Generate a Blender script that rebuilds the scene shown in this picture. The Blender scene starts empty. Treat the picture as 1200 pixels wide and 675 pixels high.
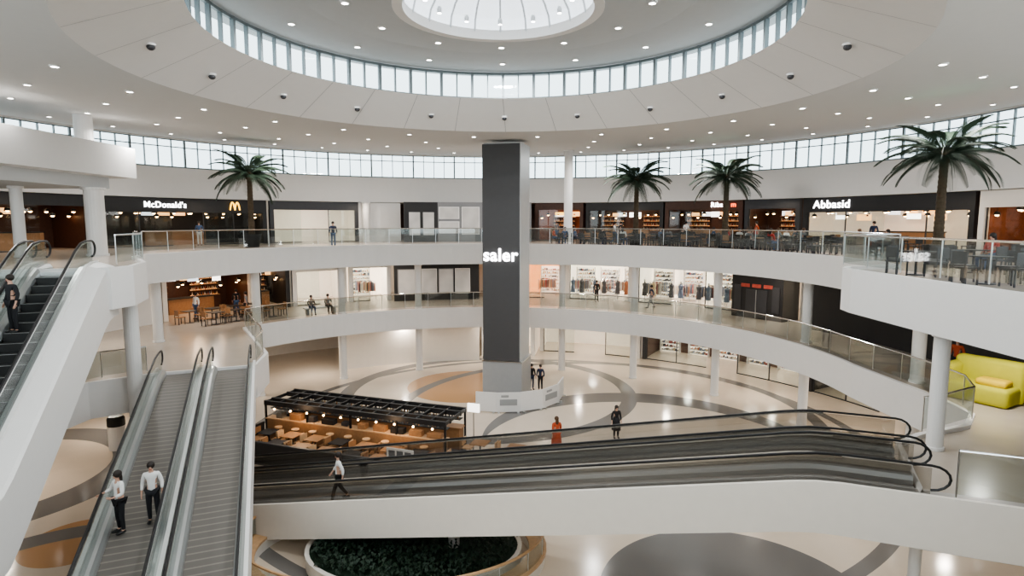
import bpy, bmesh, math, random
from mathutils import Vector, Matrix
from mathutils.geometry import tessellate_polygon
random.seed(7)
D=bpy.data
COL=bpy.context.scene.collection
rad=math.radians
# ------------------------------------------------------------------ materials
def M(name,col,rough=.5,metal=0,es=0,var=.06,scale=4.0,ec=None,bump=0):
    m=D.materials.new(name); m.use_nodes=True; nt=m.node_tree; b=nt.nodes['Principled BSDF']
    tc=nt.nodes.new('ShaderNodeTexCoord'); nz=nt.nodes.new('ShaderNodeTexNoise'); nz.inputs['Scale'].default_value=scale
    nt.links.new(tc.outputs['Object'],nz.inputs['Vector'])
    mx=nt.nodes.new('ShaderNodeMix'); mx.data_type='RGBA'
    c1=[max(0,c*(1-var)) for c in col]+[1]; c2=[min(1,c*(1+var)) for c in col]+[1]
    mx.inputs[6].default_value=c1; mx.inputs[7].default_value=c2
    nt.links.new(nz.outputs['Fac'],mx.inputs[0]); nt.links.new(mx.outputs[2],b.inputs['Base Color'])
    b.inputs['Roughness'].default_value=rough; b.inputs['Metallic'].default_value=metal
    if es:
        b.inputs['Emission Color'].default_value=list(ec or col)+[1]; b.inputs['Emission Strength'].default_value=es
    if bump:
        bp=nt.nodes.new('ShaderNodeBump'); bp.inputs['Strength'].default_value=bump; bp.inputs['Distance'].default_value=.02
        nt.links.new(nz.outputs['Fac'],bp.inputs['Height']); nt.links.new(bp.outputs[0],b.inputs['Normal'])
    return m
def glassmat(name,tint,base=.05,edge=.5,gloss=(1,1,1)):
    m=D.materials.new(name); m.use_nodes=True; nt=m.node_tree; nt.nodes.remove(nt.nodes['Principled BSDF'])
    out=nt.nodes['Material Output']; tr=nt.nodes.new('ShaderNodeBsdfTransparent'); gl=nt.nodes.new('ShaderNodeBsdfGlossy')
    tr.inputs[0].default_value=list(tint)+[1]; gl.inputs['Roughness'].default_value=.03; gl.inputs[0].default_value=list(gloss)+[1]
    lw=nt.nodes.new('ShaderNodeLayerWeight'); lw.inputs[0].default_value=.5
    pw=nt.nodes.new('ShaderNodeMath'); pw.operation='POWER'; pw.inputs[1].default_value=4; nt.links.new(lw.outputs['Facing'],pw.inputs[0])
    ma=nt.nodes.new('ShaderNodeMath'); ma.operation='MULTIPLY_ADD'; ma.inputs[1].default_value=edge; ma.inputs[2].default_value=base; nt.links.new(pw.outputs[0],ma.inputs[0])
    mx=nt.nodes.new('ShaderNodeMixShader')
    nt.links.new(ma.outputs[0],mx.inputs[0]); nt.links.new(tr.outputs[0],mx.inputs[1]); nt.links.new(gl.outputs[0],mx.inputs[2])
    nt.links.new(mx.outputs[0],out.inputs[0]); return m
def stripes(name,c1,c2,freq,rough=.5,dirv=None,metal=0):
    m=M(name,c1,rough,metal); nt=m.node_tree; b=nt.nodes['Principled BSDF']
    g=nt.nodes.new('ShaderNodeNewGeometry'); dp=nt.nodes.new('ShaderNodeVectorMath'); dp.operation='DOT_PRODUCT'
    dp.inputs[1].default_value=dirv; nt.links.new(g.outputs['Position'],dp.inputs[0])
    mu=nt.nodes.new('ShaderNodeMath'); mu.operation='MULTIPLY'; mu.inputs[1].default_value=freq; nt.links.new(dp.outputs['Value'],mu.inputs[0])
    fr=nt.nodes.new('ShaderNodeMath'); fr.operation='FRACT'; nt.links.new(mu.outputs[0],fr.inputs[0])
    gt=nt.nodes.new('ShaderNodeMath'); gt.operation='GREATER_THAN'; gt.inputs[1].default_value=.8; nt.links.new(fr.outputs[0],gt.inputs[0])
    mx=nt.nodes.new('ShaderNodeMix'); mx.data_type='RGBA'; mx.inputs[6].default_value=list(c1)+[1]; mx.inputs[7].default_value=list(c2)+[1]
    nt.links.new(gt.outputs[0],mx.inputs[0]); nt.links.new(mx.outputs[2],b.inputs['Base Color']); return m
WHITE=M('white_paint',(.79,.77,.75),.45,var=.02); CEIL=M('ceiling_plaster',(.66,.65,.635),.7,var=.02); CEILD=M('ceiling_soft_grey',(.52,.53,.535),.7,var=.03)
CREAM=M('cream_cladding',(.84,.78,.71),.45,var=.03)
STEEL=M('brushed_steel',(.66,.67,.67),.28,1,var=.05,scale=30); CHROME=M('chrome_rail',(.78,.79,.79),.15,1)
ALU=M('satin_aluminium_trim',(.50,.51,.51),.35,.7,var=.05,scale=20); ALUD=M('grey_aluminium_trim',(.30,.30,.30),.35,.6,var=.05,scale=20)
BLACK=M('black_rubber',(.012,.012,.013),.4); DARK=M('dark_panel',(.022,.021,.022),.5); CHAR=M('charcoal_metal',(.06,.06,.065),.4,.3); STEPM=M('black_step_metal',(.03,.03,.03),.45,.2)
SCREEN=M('dark_screen',(.075,.072,.074),.6,var=.05); GREYB=M('grey_cladding',(.36,.36,.36),.4); PALEG=M('pale_grey_strip',(.46,.46,.46),.4)
WOOD=M('oak_wood',(.34,.18,.085),.45,var=.25,scale=9); WOODL=M('light_wood',(.60,.38,.21),.45,var=.2,scale=8); BROWN=M('brown_wood',(.075,.032,.02),.5,var=.3,scale=6)
GLASS=glassmat('clear_glass',(.92,.95,.94),.03,.3); WGLASS=glassmat('window_glass',(.95,.98,.99),.03,.15); BGL=glassmat('balustrade_glass',(.82,.85,.84),.07,.30)
LIT=M('lamp_glow',(1,.97,.92),.5,es=18); SIGNW=M('white_sign_glow',(1,1,1),.5,es=8); SIGNY=M('yellow_sign_glow',(1,.55,.05),.5,es=4); SIGNR=M('orange_sign_glow',(1,.12,.03),.5,es=5)
WARM=M('warm_menu_glow',(1,.50,.2),.5,es=2.0,var=.3,scale=3); COOLS=M('screen_glow',(.75,.85,.95),.5,es=1.6,var=.4,scale=4); WARML=M('warm_lamp_glow',(1,.60,.28),.5,es=18); SHELFGLOW=M('amber_shelf_glow',(1,.45,.15),.5,es=2.2); REDG=M('red_screen_glow',(.35,.06,.04),.5,es=.25,var=.5,scale=6)
REDL=M('red_light_panel',(1,.12,.04),.5,es=2.5); YELL=M('yellow_light_panel',(1,.55,.1),.5,es=2.8); WHTL=M('white_light_panel',(1,.95,.88),.5,es=3)
MULL=M('window_frame_grey',(.20,.23,.24),.4,.4); MULLW=M('window_rib_grey',(.62,.64,.65),.4)
LEAF=M('palm_leaf',(.032,.053,.034),.55,var=.4,scale=3); TRUNK=M('palm_bark',(.07,.05,.03),.9,var=.4,scale=12,bump=.6); SHRUB=M('shrub_leaf',(.012,.032,.016),.6,var=.5,scale=8)
SOFA=M('lime_yellow_fabric',(.58,.55,.06),.8,var=.1); SOFAY=M('yellow_fabric',(.82,.58,.05),.8,var=.15)
PINK=M('warm_white_wall_glow',(.78,.71,.62),.6,es=.30,ec=(1,.87,.72)); BRICK=M('terracotta_wall',(.26,.085,.04),.7,var=.4,scale=5)  # warm white wall has emission added in place of interior shop light
ORNG=M('warm_orange_wall_glow',(.8,.38,.16),.6,es=.8,ec=(1,.5,.2)); SHOPW=M('shop_white_wall_glow',(.84,.77,.68),.6,es=1.1,ec=(1,.87,.70)); GREYW=M('grey_hoarding',(.24,.24,.25),.6)  # orange and shop white surfaces glow by added emission to brighten the interiors
POST=M('poster_picture',(.50,.48,.46),.5,var=.45,scale=.7,es=.15)
SKIN=M('skin',(.55,.33,.24),.5); HAIRD=M('dark_hair',(.02,.013,.01),.6); HAIRB=M('brown_hair',(.09,.045,.02),.6)
CL={k:M('cloth_'+k,c,.85,var=.12) for k,c in dict(white=(.78,.77,.75),black=(.015,.015,.018),rust=(.45,.08,.03),navy=(.03,.04,.08),grey=(.22,.22,.23),denim=(.08,.13,.24),beige=(.5,.4,.3),red=(.5,.05,.04)).items()}
GOODS=[M('goods_'+str(i),c,.7,var=.2) for i,c in enumerate([(.7,.62,.52),(.10,.10,.11),(.42,.16,.08),(.16,.20,.28),(.60,.45,.28),(.3,.28,.24),(.78,.72,.64),(.35,.10,.10),(.05,.05,.06),(.5,.4,.3)])]

def floor_mat():
    m=M('polished_terrazzo',(.72,.615,.50),.15,var=.05,scale=1.2); nt=m.node_tree; b=nt.nodes['Principled BSDF']
    prev=b.inputs['Base Color'].links[0].from_socket
    g=nt.nodes.new('ShaderNodeNewGeometry')
    def n(op,a=None,bb=None,c=None):
        x=nt.nodes.new('ShaderNodeMath'); x.operation=op
        for i,v in enumerate((a,bb,c)):
            if v is None: continue
            if isinstance(v,(int,float)): x.inputs[i].default_value=v
            else: nt.links.new(v,x.inputs[i])
        return x.outputs[0]
    def dist(cx,cy):
        d=nt.nodes.new('ShaderNodeVectorMath'); d.operation='DISTANCE'; d.inputs[1].default_value=(cx,cy,0); nt.links.new(g.outputs['Position'],d.inputs[0]); return d.outputs['Value']
    def disc(cx,cy,r): return n('LESS_THAN',dist(cx,cy),r)
    def ring(cx,cy,r,w): return n('COMPARE',dist(cx,cy),r,w/2)
    def diff(a,bb): return n('MULTIPLY',a,n('SUBTRACT',1.0,bb))
    GR=(.19,.18,.17,1); TAN=(.55,.31,.15,1)
    items=[(ring(-1.5,37,8.8,.9),GR),(disc(-3.0,38.2,3.8),TAN),(ring(5,33,11.5,.7),GR),(diff(disc(6.5,28.5,8),disc(6.3,26.7,7.9)),GR),
           (disc(6.4,15.8,3.9),GR),(ring(-22,24,5.2,1.6),GR),(disc(-14.6,19.0,1.6),TAN),(ring(-13,15,5,.9),GR),(ring(2,30,15.4,.5),GR)]
    for mask,colr in items:
        mx=nt.nodes.new('ShaderNodeMix'); mx.data_type='RGBA'; nt.links.new(mask,mx.inputs[0]); nt.links.new(prev,mx.inputs[6]); mx.inputs[7].default_value=colr; prev=mx.outputs[2]
    nt.links.new(prev,b.inputs['Base Color']); return m
FLOORG=floor_mat(); FLOORU=M('upper_floor_terrazzo',(.52,.455,.39),.22,var=.06,scale=1.5)

# ------------------------------------------------------------------ mesh builder
class MB:
    def __init__(s): s.v=[]; s.f=[]; s.m=[]; s.mats=[]
    def mi(s,mat):
        if mat not in s.mats: s.mats.append(mat)
        return s.mats.index(mat)
    def add(s,vs,fs,mat):
        o=len(s.v); k=s.mi(mat); s.v+= [tuple(p) for p in vs]; s.f+=[tuple(i+o for i in f) for f in fs]; s.m+=[k]*len(fs); return s
    def box(s,c,sz,mat,rz=0,taper=1):
        x,y,z=[a/2 for a in sz]; vs=[]
        for dz in(-1,1):
            t=taper if dz>0 else 1
            for dx,dy in((-1,-1),(1,-1),(1,1),(-1,1)):
                a,b=dx*x*t,dy*y*t; vs.append((c[0]+a*math.cos(rz)-b*math.sin(rz),c[1]+a*math.sin(rz)+b*math.cos(rz),c[2]+dz*z))
        return s.add(vs,[(0,3,2,1),(4,5,6,7),(0,1,5,4),(1,2,6,5),(2,3,7,6),(3,0,4,7)],mat)
    def lathe(s,c,prof,mat,n=16,caps=True):
        vs=[(c[0]+r*math.cos(2*math.pi*i/n),c[1]+r*math.sin(2*math.pi*i/n),c[2]+z) for r,z in prof for i in range(n)]
        fs=[(j*n+i,j*n+(i+1)%n,(j+1)*n+(i+1)%n,(j+1)*n+i) for j in range(len(prof)-1) for i in range(n)]
        if caps: fs+=[tuple(range(n))[::-1],tuple((len(prof)-1)*n+i for i in range(n))]
        return s.add(vs,fs,mat)
    def cyl(s,c,r,h,mat,n=16): return s.lathe(c,[(r,0),(r,h)],mat,n)
    def tube(s,pts,r,mat,n=8):
        pts=[Vector(p) for p in pts]; vs=[]; N=len(pts); 
        rr=r if isinstance(r,(list,tuple)) else [r]*N
        ref=None
        for i,p in enumerate(pts):
            t=(pts[min(i+1,N-1)]-pts[max(i-1,0)]).normalized()
            if ref is None: ref=t.orthogonal().normalized()
            ref=(ref-t*ref.dot(t)); 
            if ref.length<1e-5: ref=t.orthogonal()
            ref.normalize(); bn=t.cross(ref)
            for k in range(n):
                a=2*math.pi*k/n; vs.append(p+(ref*math.cos(a)+bn*math.sin(a))*rr[i])
        fs=[(j*n+i,j*n+(i+1)%n,(j+1)*n+(i+1)%n,(j+1)*n+i) for j in range(N-1) for i in range(n)]+[tuple(range(n))[::-1],tuple((N-1)*n+i for i in range(n))]
        return s.add(vs,fs,mat)
    def sweep(s,path,nv,cs,mat):
        k=len(cs); vs=[(p[0]+nv[0]*a,p[1]+nv[1]*a,p[2]+b) for p in path for a,b in cs]
        fs=[(j*k+i,j*k+(i+1)%k,(j+1)*k+(i+1)%k,(j+1)*k+i) for j in range(len(path)-1) for i in range(k)]+[tuple(range(k))[::-1],tuple((len(path)-1)*k+i for i in range(k))]
        return s.add(vs,fs,mat)
    def arc(s,r0,r1,t0,t1,z0,z1,mat,c=None,step=2.0,z0b=None,z1b=None):
        c=c or C0; n=max(1,int(abs(t1-t0)/step+.5)); vs=[]
        for i in range(n+1):
            t=rad(t0+(t1-t0)*i/n); sx,cy=math.sin(t),math.cos(t)
            for r,z in((r0,z0),(r1,z0 if z0b is None else z0b),(r1,z1 if z1b is None else z1b),(r0,z1)): vs.append((c[0]+r*sx,c[1]+r*cy,z))
        fs=[(j*4+i,j*4+(i+1)%4,(j+1)*4+(i+1)%4,(j+1)*4+i) for j in range(n) for i in range(4)]+[(3,2,1,0),(n*4,n*4+1,n*4+2,n*4+3)]
        return s.add(vs,fs,mat)
    def ball(s,c,sz,mat,n=10,m=7):
        vs=[];
        for j in range(1,m):
            a=math.pi*j/m
            for i in range(n): vs.append((c[0]+sz[0]*math.sin(a)*math.cos(2*math.pi*i/n),c[1]+sz[1]*math.sin(a)*math.sin(2*math.pi*i/n),c[2]+sz[2]*math.cos(a)))
        fs=[(j*n+i,(j+1)*n+i,(j+1)*n+(i+1)%n,j*n+(i+1)%n) for j in range(m-2) for i in range(n)]
        vs+=[(c[0],c[1],c[2]+sz[2]),(c[0],c[1],c[2]-sz[2])]; a=len(vs)-2
        fs+=[(a,i,(i+1)%n) for i in range(n)]+[(a+1,(m-2)*n+(i+1)%n,(m-2)*n+i) for i in range(n)]
        return s.add(vs,fs,mat)
    def mesh(s,name,off=(0,0,0),smooth=False):
        me=D.meshes.new(name); me.from_pydata([(p[0]-off[0],p[1]-off[1],p[2]-off[2]) for p in s.v],[],s.f)
        for m in s.mats: me.materials.append(m)
        me.polygons.foreach_set('material_index',s.m)
        if smooth: me.polygons.foreach_set('use_smooth',[True]*len(s.f))
        me.update()
        bm=bmesh.new(); bm.from_mesh(me); bmesh.ops.recalc_face_normals(bm,faces=bm.faces[:]); bm.to_mesh(me); bm.free()
        return me
    def obj(s,name,parent=None,smooth=False,**kw):
        if parent is not None: off=tuple(parent.location); loc=(0,0,0)
        else:
            xs=[p[0] for p in s.v]; ys=[p[1] for p in s.v]; zs=[p[2] for p in s.v]
            off=((min(xs)+max(xs))/2,(min(ys)+max(ys))/2,min(zs)); loc=off
        o=D.objects.new(name,s.mesh(name,off,smooth)); o.location=loc; COL.objects.link(o)
        if parent is not None: o.parent=parent
        tag(o,**kw); return o
def tag(o,label=None,category=None,group=None,kind=None):
    if label:o['label']=label
    if category:o['category']=category
    if group:o['group']=group
    if kind:o['kind']=kind
def emp(name,loc,label,category,group=None,rz=0):
    o=D.objects.new(name,None); o.location=loc; o.rotation_euler=(0,0,rz); o.empty_display_size=.2; COL.objects.link(o); tag(o,label,category,group); return o
def inst(name,me,loc,rz=0,parent=None,scale=1,**kw):
    o=D.objects.new(name,me); o.location=loc; o.rotation_euler=(0,0,rz) if not isinstance(rz,tuple) else rz; o.scale=(scale,)*3 if not isinstance(scale,tuple) else scale
    COL.objects.link(o)
    if parent is not None:o.parent=parent
    tag(o,**kw); return o
C0=(-1.5,26.0)
def pol(r,t,c=C0): return (c[0]+r*math.sin(rad(t)),c[1]+r*math.cos(rad(t)))
def arcpts(t0,t1,r,n): return [pol(r,t0+(t1-t0)*i/n) for i in range(n+1)]
def ST(o): o['kind']='structure'; return o
L1,L2=4.5,9.0
# ------------------------------------------------------------------ slabs
top_path=arcpts(-82,106,16,70)+[(12.4,21.0),(11.6,20.7),(11.15,20.1),(11,19.3),(11,13),(11,5),(9.5,1.6),(6,1.2),(-9,1.2),(-13,3),(-17,9),(-17.35,18.75),(-13.5,20.0),(-13.35,21),(-14.1,23),(-15.6,25),(-16.9,26.8)]
mid_path=arcpts(-60,94,16,60)+[(14.6,22.0),(14.7,20),(14.5,18.4),(13.6,17.4),(11.6,16.6),(10.55,15.9),(9.25,12.95),(14.6,10.9),(15.5,5),(9,3),(0,2),(-9,3),(-10.4,9),(-11.4,12.2),(-14.75,11.1),(-15.8,13),(-16.3,18),(-16,22),(-14.3,23.4),(-10.85,24.8),(-11.3,27.2),(-13.2,30.4)]
RO=31.6
def slab(path,zt,th,nm):
    outer=[pol(RO,i*5) for i in range(72)]
    tri=tessellate_polygon([[Vector((x,y,0)) for x,y in outer],[Vector((x,y,0)) for x,y in path]])
    pts=outer+path
    b=MB(); b.add([(x,y,zt) for x,y in pts],tri,FLOORU); ST(b.obj('floor'))
    b=MB(); b.add([(x,y,zt-th) for x,y in pts],tri,CEIL); ST(b.obj('ceiling'))
    n=len(path); b=MB(); vs=[]
    for i,(x,y) in enumerate(path):
        vs+=[(x,y,zt-th),(x,y,zt+.12)]
    area=sum(path[i][0]*path[(i+1)%n][1]-path[(i+1)%n][0]*path[i][1] for i in range(n))
    sg=1 if area<0 else -1
    inn=[]
    for i,(x,y) in enumerate(path):
        a=path[i-1]; c=path[(i+1)%n]; t=Vector((c[0]-a[0],c[1]-a[1])).normalized(); nn=Vector((-t.y,t.x))*sg
        inn.append((x+nn.x*.16,y+nn.y*.16))
    vs+=[(x,y,zt+.12) for x,y in inn]+[(x,y,zt-.02) for x,y in inn]
    fs=[]
    skip=[i for i,(x,y) in enumerate(path) if abs(x-9.25)<.01 and abs(y-12.95)<.01]
    for i in range(n):
        j=(i+1)%n
        if i in skip: fs+=[(2*i,2*j,2*j+1,2*i+1)]; continue
        fs+=[(2*i,2*j,2*j+1,2*i+1),(2*i+1,2*j+1,2*n+j,2*n+i),(2*n+i,2*n+j,3*n+j,3*n+i)]
    b.add(vs,fs,WHITE)
    if skip:
        i=skip[0]; j=(i+1)%n
        for q in(i,j):
            v=b.v[2*q+1]; b.v[2*q+1]=(v[0],v[1],zt)
    ST(b.obj(nm)); return inn
top_in=slab(top_path,L2,1.3,'trim_1'); mid_in=slab(mid_path,L1,1.3,'trim_2')
b=MB(); b.add([(*pol(36,i*5),0) for i in range(72)],[tuple(range(72))],FLOORG); ST(b.obj('floor'))
# ------------------------------------------------------------------ ceiling
CA=(-.3,18.3); CB=C0; ZA,ZB=14.9,16.4
def ring_mesh(c1,r1,z1,c2,r2,z2,mat,n=96):
    b=MB(); vs=[]
    for i in range(n):
        t=i*360/n; vs+=[(*pol(r1,t,c1),z1),(*pol(r2,t,c2),z2)]
    b.add(vs,[(2*i,2*i+1,(2*i+3)%(2*n),(2*i+2)%(2*n)) for i in range(n)],mat); return b
ST(ring_mesh(CA,10.7,ZA,CB,27.6,ZB,CEIL).obj('ceiling',smooth=True))
CI=(-.4,18.7)
ST(ring_mesh(CA,10.7,ZA,CI,8.35,16.05,WHITE).obj('trim_3',smooth=True))
ST(ring_mesh(CI,8.35,16.05,CI,8.9,16.05,WHITE).obj('trim_4'))
b=ring_mesh(CI,9.5,17.25,CI,6,17.32,CEILD); ST(b.obj('ceiling',smooth=True))
b=ring_mesh(CI,6,17.32,CI,2.95,17.0,CEILD); ST(b.obj('ceiling',smooth=True))
b=MB(); b.arc(2.85,3.15,0,360,16.93,17.25,WHITE,c=CI,step=6); ST(b.obj('trim_5'))
b=MB()
for i in range(28):
    t=i*360/28; p=Vector((*pol(10.68,t,CA),ZA+.005)); q=Vector((*pol(8.37,t,CI),16.04)); d=Vector((math.cos(rad(t)),-math.sin(rad(t)),0))*.010
    nn=Vector((0,0,-.01)); b.add([p-d+nn,p+d+nn,q+d+nn,q-d+nn],[(0,1,2,3)],GREYB)
ST(b.obj('trim_6'))
sk=MB()
for i in range(20):
    t=i*18; pts=[]
    for k in range(7):
        a=rad(90*k/6*.93); pts.append((*pol(2.86*math.cos(a),t,CI),17.18+1.42*math.sin(a)))
    sk.tube(pts,.035,MULLW,6)
k=3; a=rad(90*k/6*.93); sk.tube([(*pol(2.86*math.cos(a),t,CI),17.18+1.42*math.sin(a)) for t in range(0,361,15)],.03,MULLW,6)
prof=[]
for k in range(7):
    a=rad(90*k/6); prof.append((max(.01,2.95*math.cos(a)),17.22+1.55*math.sin(a)))
OPAL=M('opal_skylight_glazing',(.8,.85,.9),.6,es=1.2,ec=(.90,.95,1),var=.02)
sk.lathe((CI[0],CI[1],0),prof,OPAL,24,caps=False)
ST(sk.obj('window_100'))
# ------------------------------------------------------------------ windows
wn=0
def window(r,t0,t1,z0,z1,panes,c=C0,trans=None,fm=MULL):
    global wn; wn+=1; b=MB(); b.arc(r,r+.02,t0,t1,z0,z1,WGLASS,c=c)
    b.arc(r-.05,r+.07,t0,t1,z0,z0+.1,fm,c=c); b.arc(r-.05,r+.07,t0,t1,z1-.1,z1,fm,c=c)
    w=math.degrees(.07/r)
    for i in range(panes+1):
        t=t0+(t1-t0)*i/panes; ww=w*(1.6 if i==0 else .7); b.arc(r-.06,r+.08,t-ww/2,t+ww/2,z0,z1,fm,c=c)
    if trans: b.arc(r-.04,r+.05,t0,t1,trans-.03,trans+.03,fm,c=c)
    ST(b.obj('window_%d'%wn))
for i in range(28): window(26.8,-105+i*7.5,-97.5+i*7.5,14.34,16.3,4,trans=15.75)
for i in range(40): window(8.7,i*9,i*9+9,16.05,17.22,2,c=CI,fm=MULL)
b=MB(); b.arc(26.6,26.95,-105,105,12.3,14.34,WHITE); ST(b.obj('wall_north'))
b=MB(); b.arc(26.55,27.0,-105,105,16.25,16.6,WHITE); ST(b.obj('trim_7'))
b=MB(); b.arc(26.7,31.4,-105,105,12.3,12.4,CEIL); ST(b.obj('ceiling'))
b=MB(); b.arc(31.3,31.5,-110,110,9,14.3,BROWN); ST(b.obj('wall_upper_north'))
b=MB(); b.arc(27.5,27.7,-115,115,4.5,7.7,CREAM); ST(b.obj('wall_middle_north'))
b=MB(); b.arc(27.5,27.7,-115,115,0,3.2,CREAM); ST(b.obj('wall_lower_north'))
b=MB(); b.arc(31.0,31.2,115,245,0,9.0,CREAM); ST(b.obj('wall_unseen_south'))  # unseen rear wall, added to cut light and deepen shade under the galleries
b=MB(); b.arc(22.4,22.6,-115,-63,4.5,7.7,WHITE); ST(b.obj('wall_west'))
b=MB(); b.box((-25,22,13.6),(11.6,18,1.5),CEIL); b.box((-25.5,21.7,12.58),(10.8,17,.56),CEILD); ST(b.obj('wall_upper_west'))  # bulkhead shade put into the colour: greyer block, darker underside step
# ------------------------------------------------------------------ columns
def column(x,y,z0,z1,r=.24,label='round white painted column'):
    b=MB(); b.lathe((x,y,z0),[(r*1.15,0),(r*1.15,.08),(r,.1),(r,z1-z0-.12),(r*1.25,z1-z0-.1),(r*1.25,z1-z0)],WHITE,20)
    b.obj('column',smooth=False,label=label,category='column',group='white columns around the atrium')
cols=[(-18.2,30.3),(-15.5,35.9),(-11.5,40),(-6.7,42.4),(3.6,42.4),(8.3,40.1),(12.5,36.0),(15.15,30.3)]
for x,y in cols:
    column(x,y,L1,7.7,label='round white column carrying the upper gallery'); column(x,y,0,3.2,label='round white column carrying the middle gallery')
column(15.6,22.5,L1,7.7); column(11.5,15.7,L1,7.7,.2); column(15.6,22.5,0,3.2); column(-14.6,22.6,0,7.7,.26,'tall round white column beside the moving walkway'); column(9.5,13.3,0,3.2,.13,'slim white column under the walkway landing')
column(-1.85,18.05,0,1.55,.18,'short white column under the crossing walkway')
column(4.2,45,L2,15.9,.32,'thick white column rising to the ceiling'); column(-20.3,29.3,L2,12.3,.42); column(-23,28,L2,12.3,.25); column(-20.9,29.8,14.35,16,.4,'white column between bulkhead and ceiling')
for t in(-24,): column(*pol(26,t),L2,12.3,.3)
# ------------------------------------------------------------------ balustrades
def resample(path,step):
    P=[Vector(p) for p in path]; out=[P[0]]; acc=0
    for a,c in zip(P,P[1:]):
        l=(c-a).length
        if l<1e-6: continue
        pos=step-acc
        while pos<=l: out.append(a+(c-a)*(pos/l)); pos+=step
        acc=(acc+l)%step
    if (out[-1]-P[-1]).length>.1: out.append(P[-1])
    return out
def balustrade(path,z,label,step=1.5,mat=BGL):
    pts=resample(path,step); e=emp('glass_balustrade',(pts[0].x,pts[0].y,z),label,'railing')
    b=MB(); b.tube([(p.x,p.y,z+1.1) for p in pts],.03,CHROME); b.obj('handrail',e)
    for i,(a,c) in enumerate(zip(pts,pts[1:])):
        d=(c-a); L=d.length
        if L<.3: continue
        ang=math.atan2(d.y,d.x); m=(a+c)/2; b=MB(); b.box((m.x,m.y,z+.62),(L-.04,.02,.9),mat,ang); b.obj('glass_panel',e)
    for p in pts: b=MB(); b.box((p.x,p.y,z+.6),(.025,.025,1.0),STEEL); b.obj('post',e)
balustrade(arcpts(-82,106,16.1,70)+[(12.4,21.1),(11.7,20.85),(11.25,20.3),(11.1,19.3),(11.1,4)],L2+.1,'frameless glass balustrade with steel handrail on the upper gallery',1.6)
balustrade([(-13.45,20.3),(-13.5,21),(-14.2,23),(-15.7,25.1),(-17,26.9),pol(16.1,-83)],L2+.1,'glass balustrade turning toward the escalator head')
balustrade([(-11.0,25.2),(-11.45,27.2),(-13.35,30.4)]+arcpts(-60,94,16.1,60)+[(14.75,22),(14.85,20),(14.6,18.3),(13.7,17.3),(11.7,16.5)],L1+.1,'frameless glass balustrade with steel handrail on the middle gallery',1.6)
balustrade([(-14.6,23.4),(-16.1,22.1),(-16.4,18),(-16,13.2)],L1+.1,'glass balustrade beside the moving walkway')
# ------------------------------------------------------------------ moving walkways / escalators
def P3(O,d,s,z): return (O[0]+d[0]*s,O[1]+d[1]*s,z)
def slope_path(O,d,z0,z1,k,f0=1.2,f1=1.2):
    L=(z0-z1)/k; a=.5
    return [P3(O,d,-f0,z0),P3(O,d,-a,z0),P3(O,d,0,z0-k*a*.25),P3(O,d,a,z0-k*a)]+[P3(O,d,s,z0-k*s) for s in [a+(L-2*a)*i/12 for i in range(1,12)]]+[P3(O,d,L-a,z1+k*a),P3(O,d,L,z1+k*a*.25),P3(O,d,L+a,z1),P3(O,d,L+f1,z1)]
def nose(path,d,h=1.0,r=.27,a=0,n=(0,0)):
    pts=[]
    p=path[0]
    for i in range(0,9):
        ph=rad(-90+180*i/8); pts.append((p[0]-d[0]*r*math.cos(ph)*1.3,p[1]-d[1]*r*math.cos(ph)*1.3,p[2]+h-r+r*math.sin(ph)))
    pts+=[(q[0],q[1],q[2]+h) for q in path[1:-1]]
    p=path[-1]
    for i in range(0,9):
        ph=rad(90-180*i/8); pts.append((p[0]+d[0]*r*math.cos(ph)*1.3,p[1]+d[1]*r*math.cos(ph)*1.3,p[2]+h-r+r*math.sin(ph)))
    return [(x+n[0]*a,y+n[1]*a,z) for x,y,z in pts]
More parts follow.
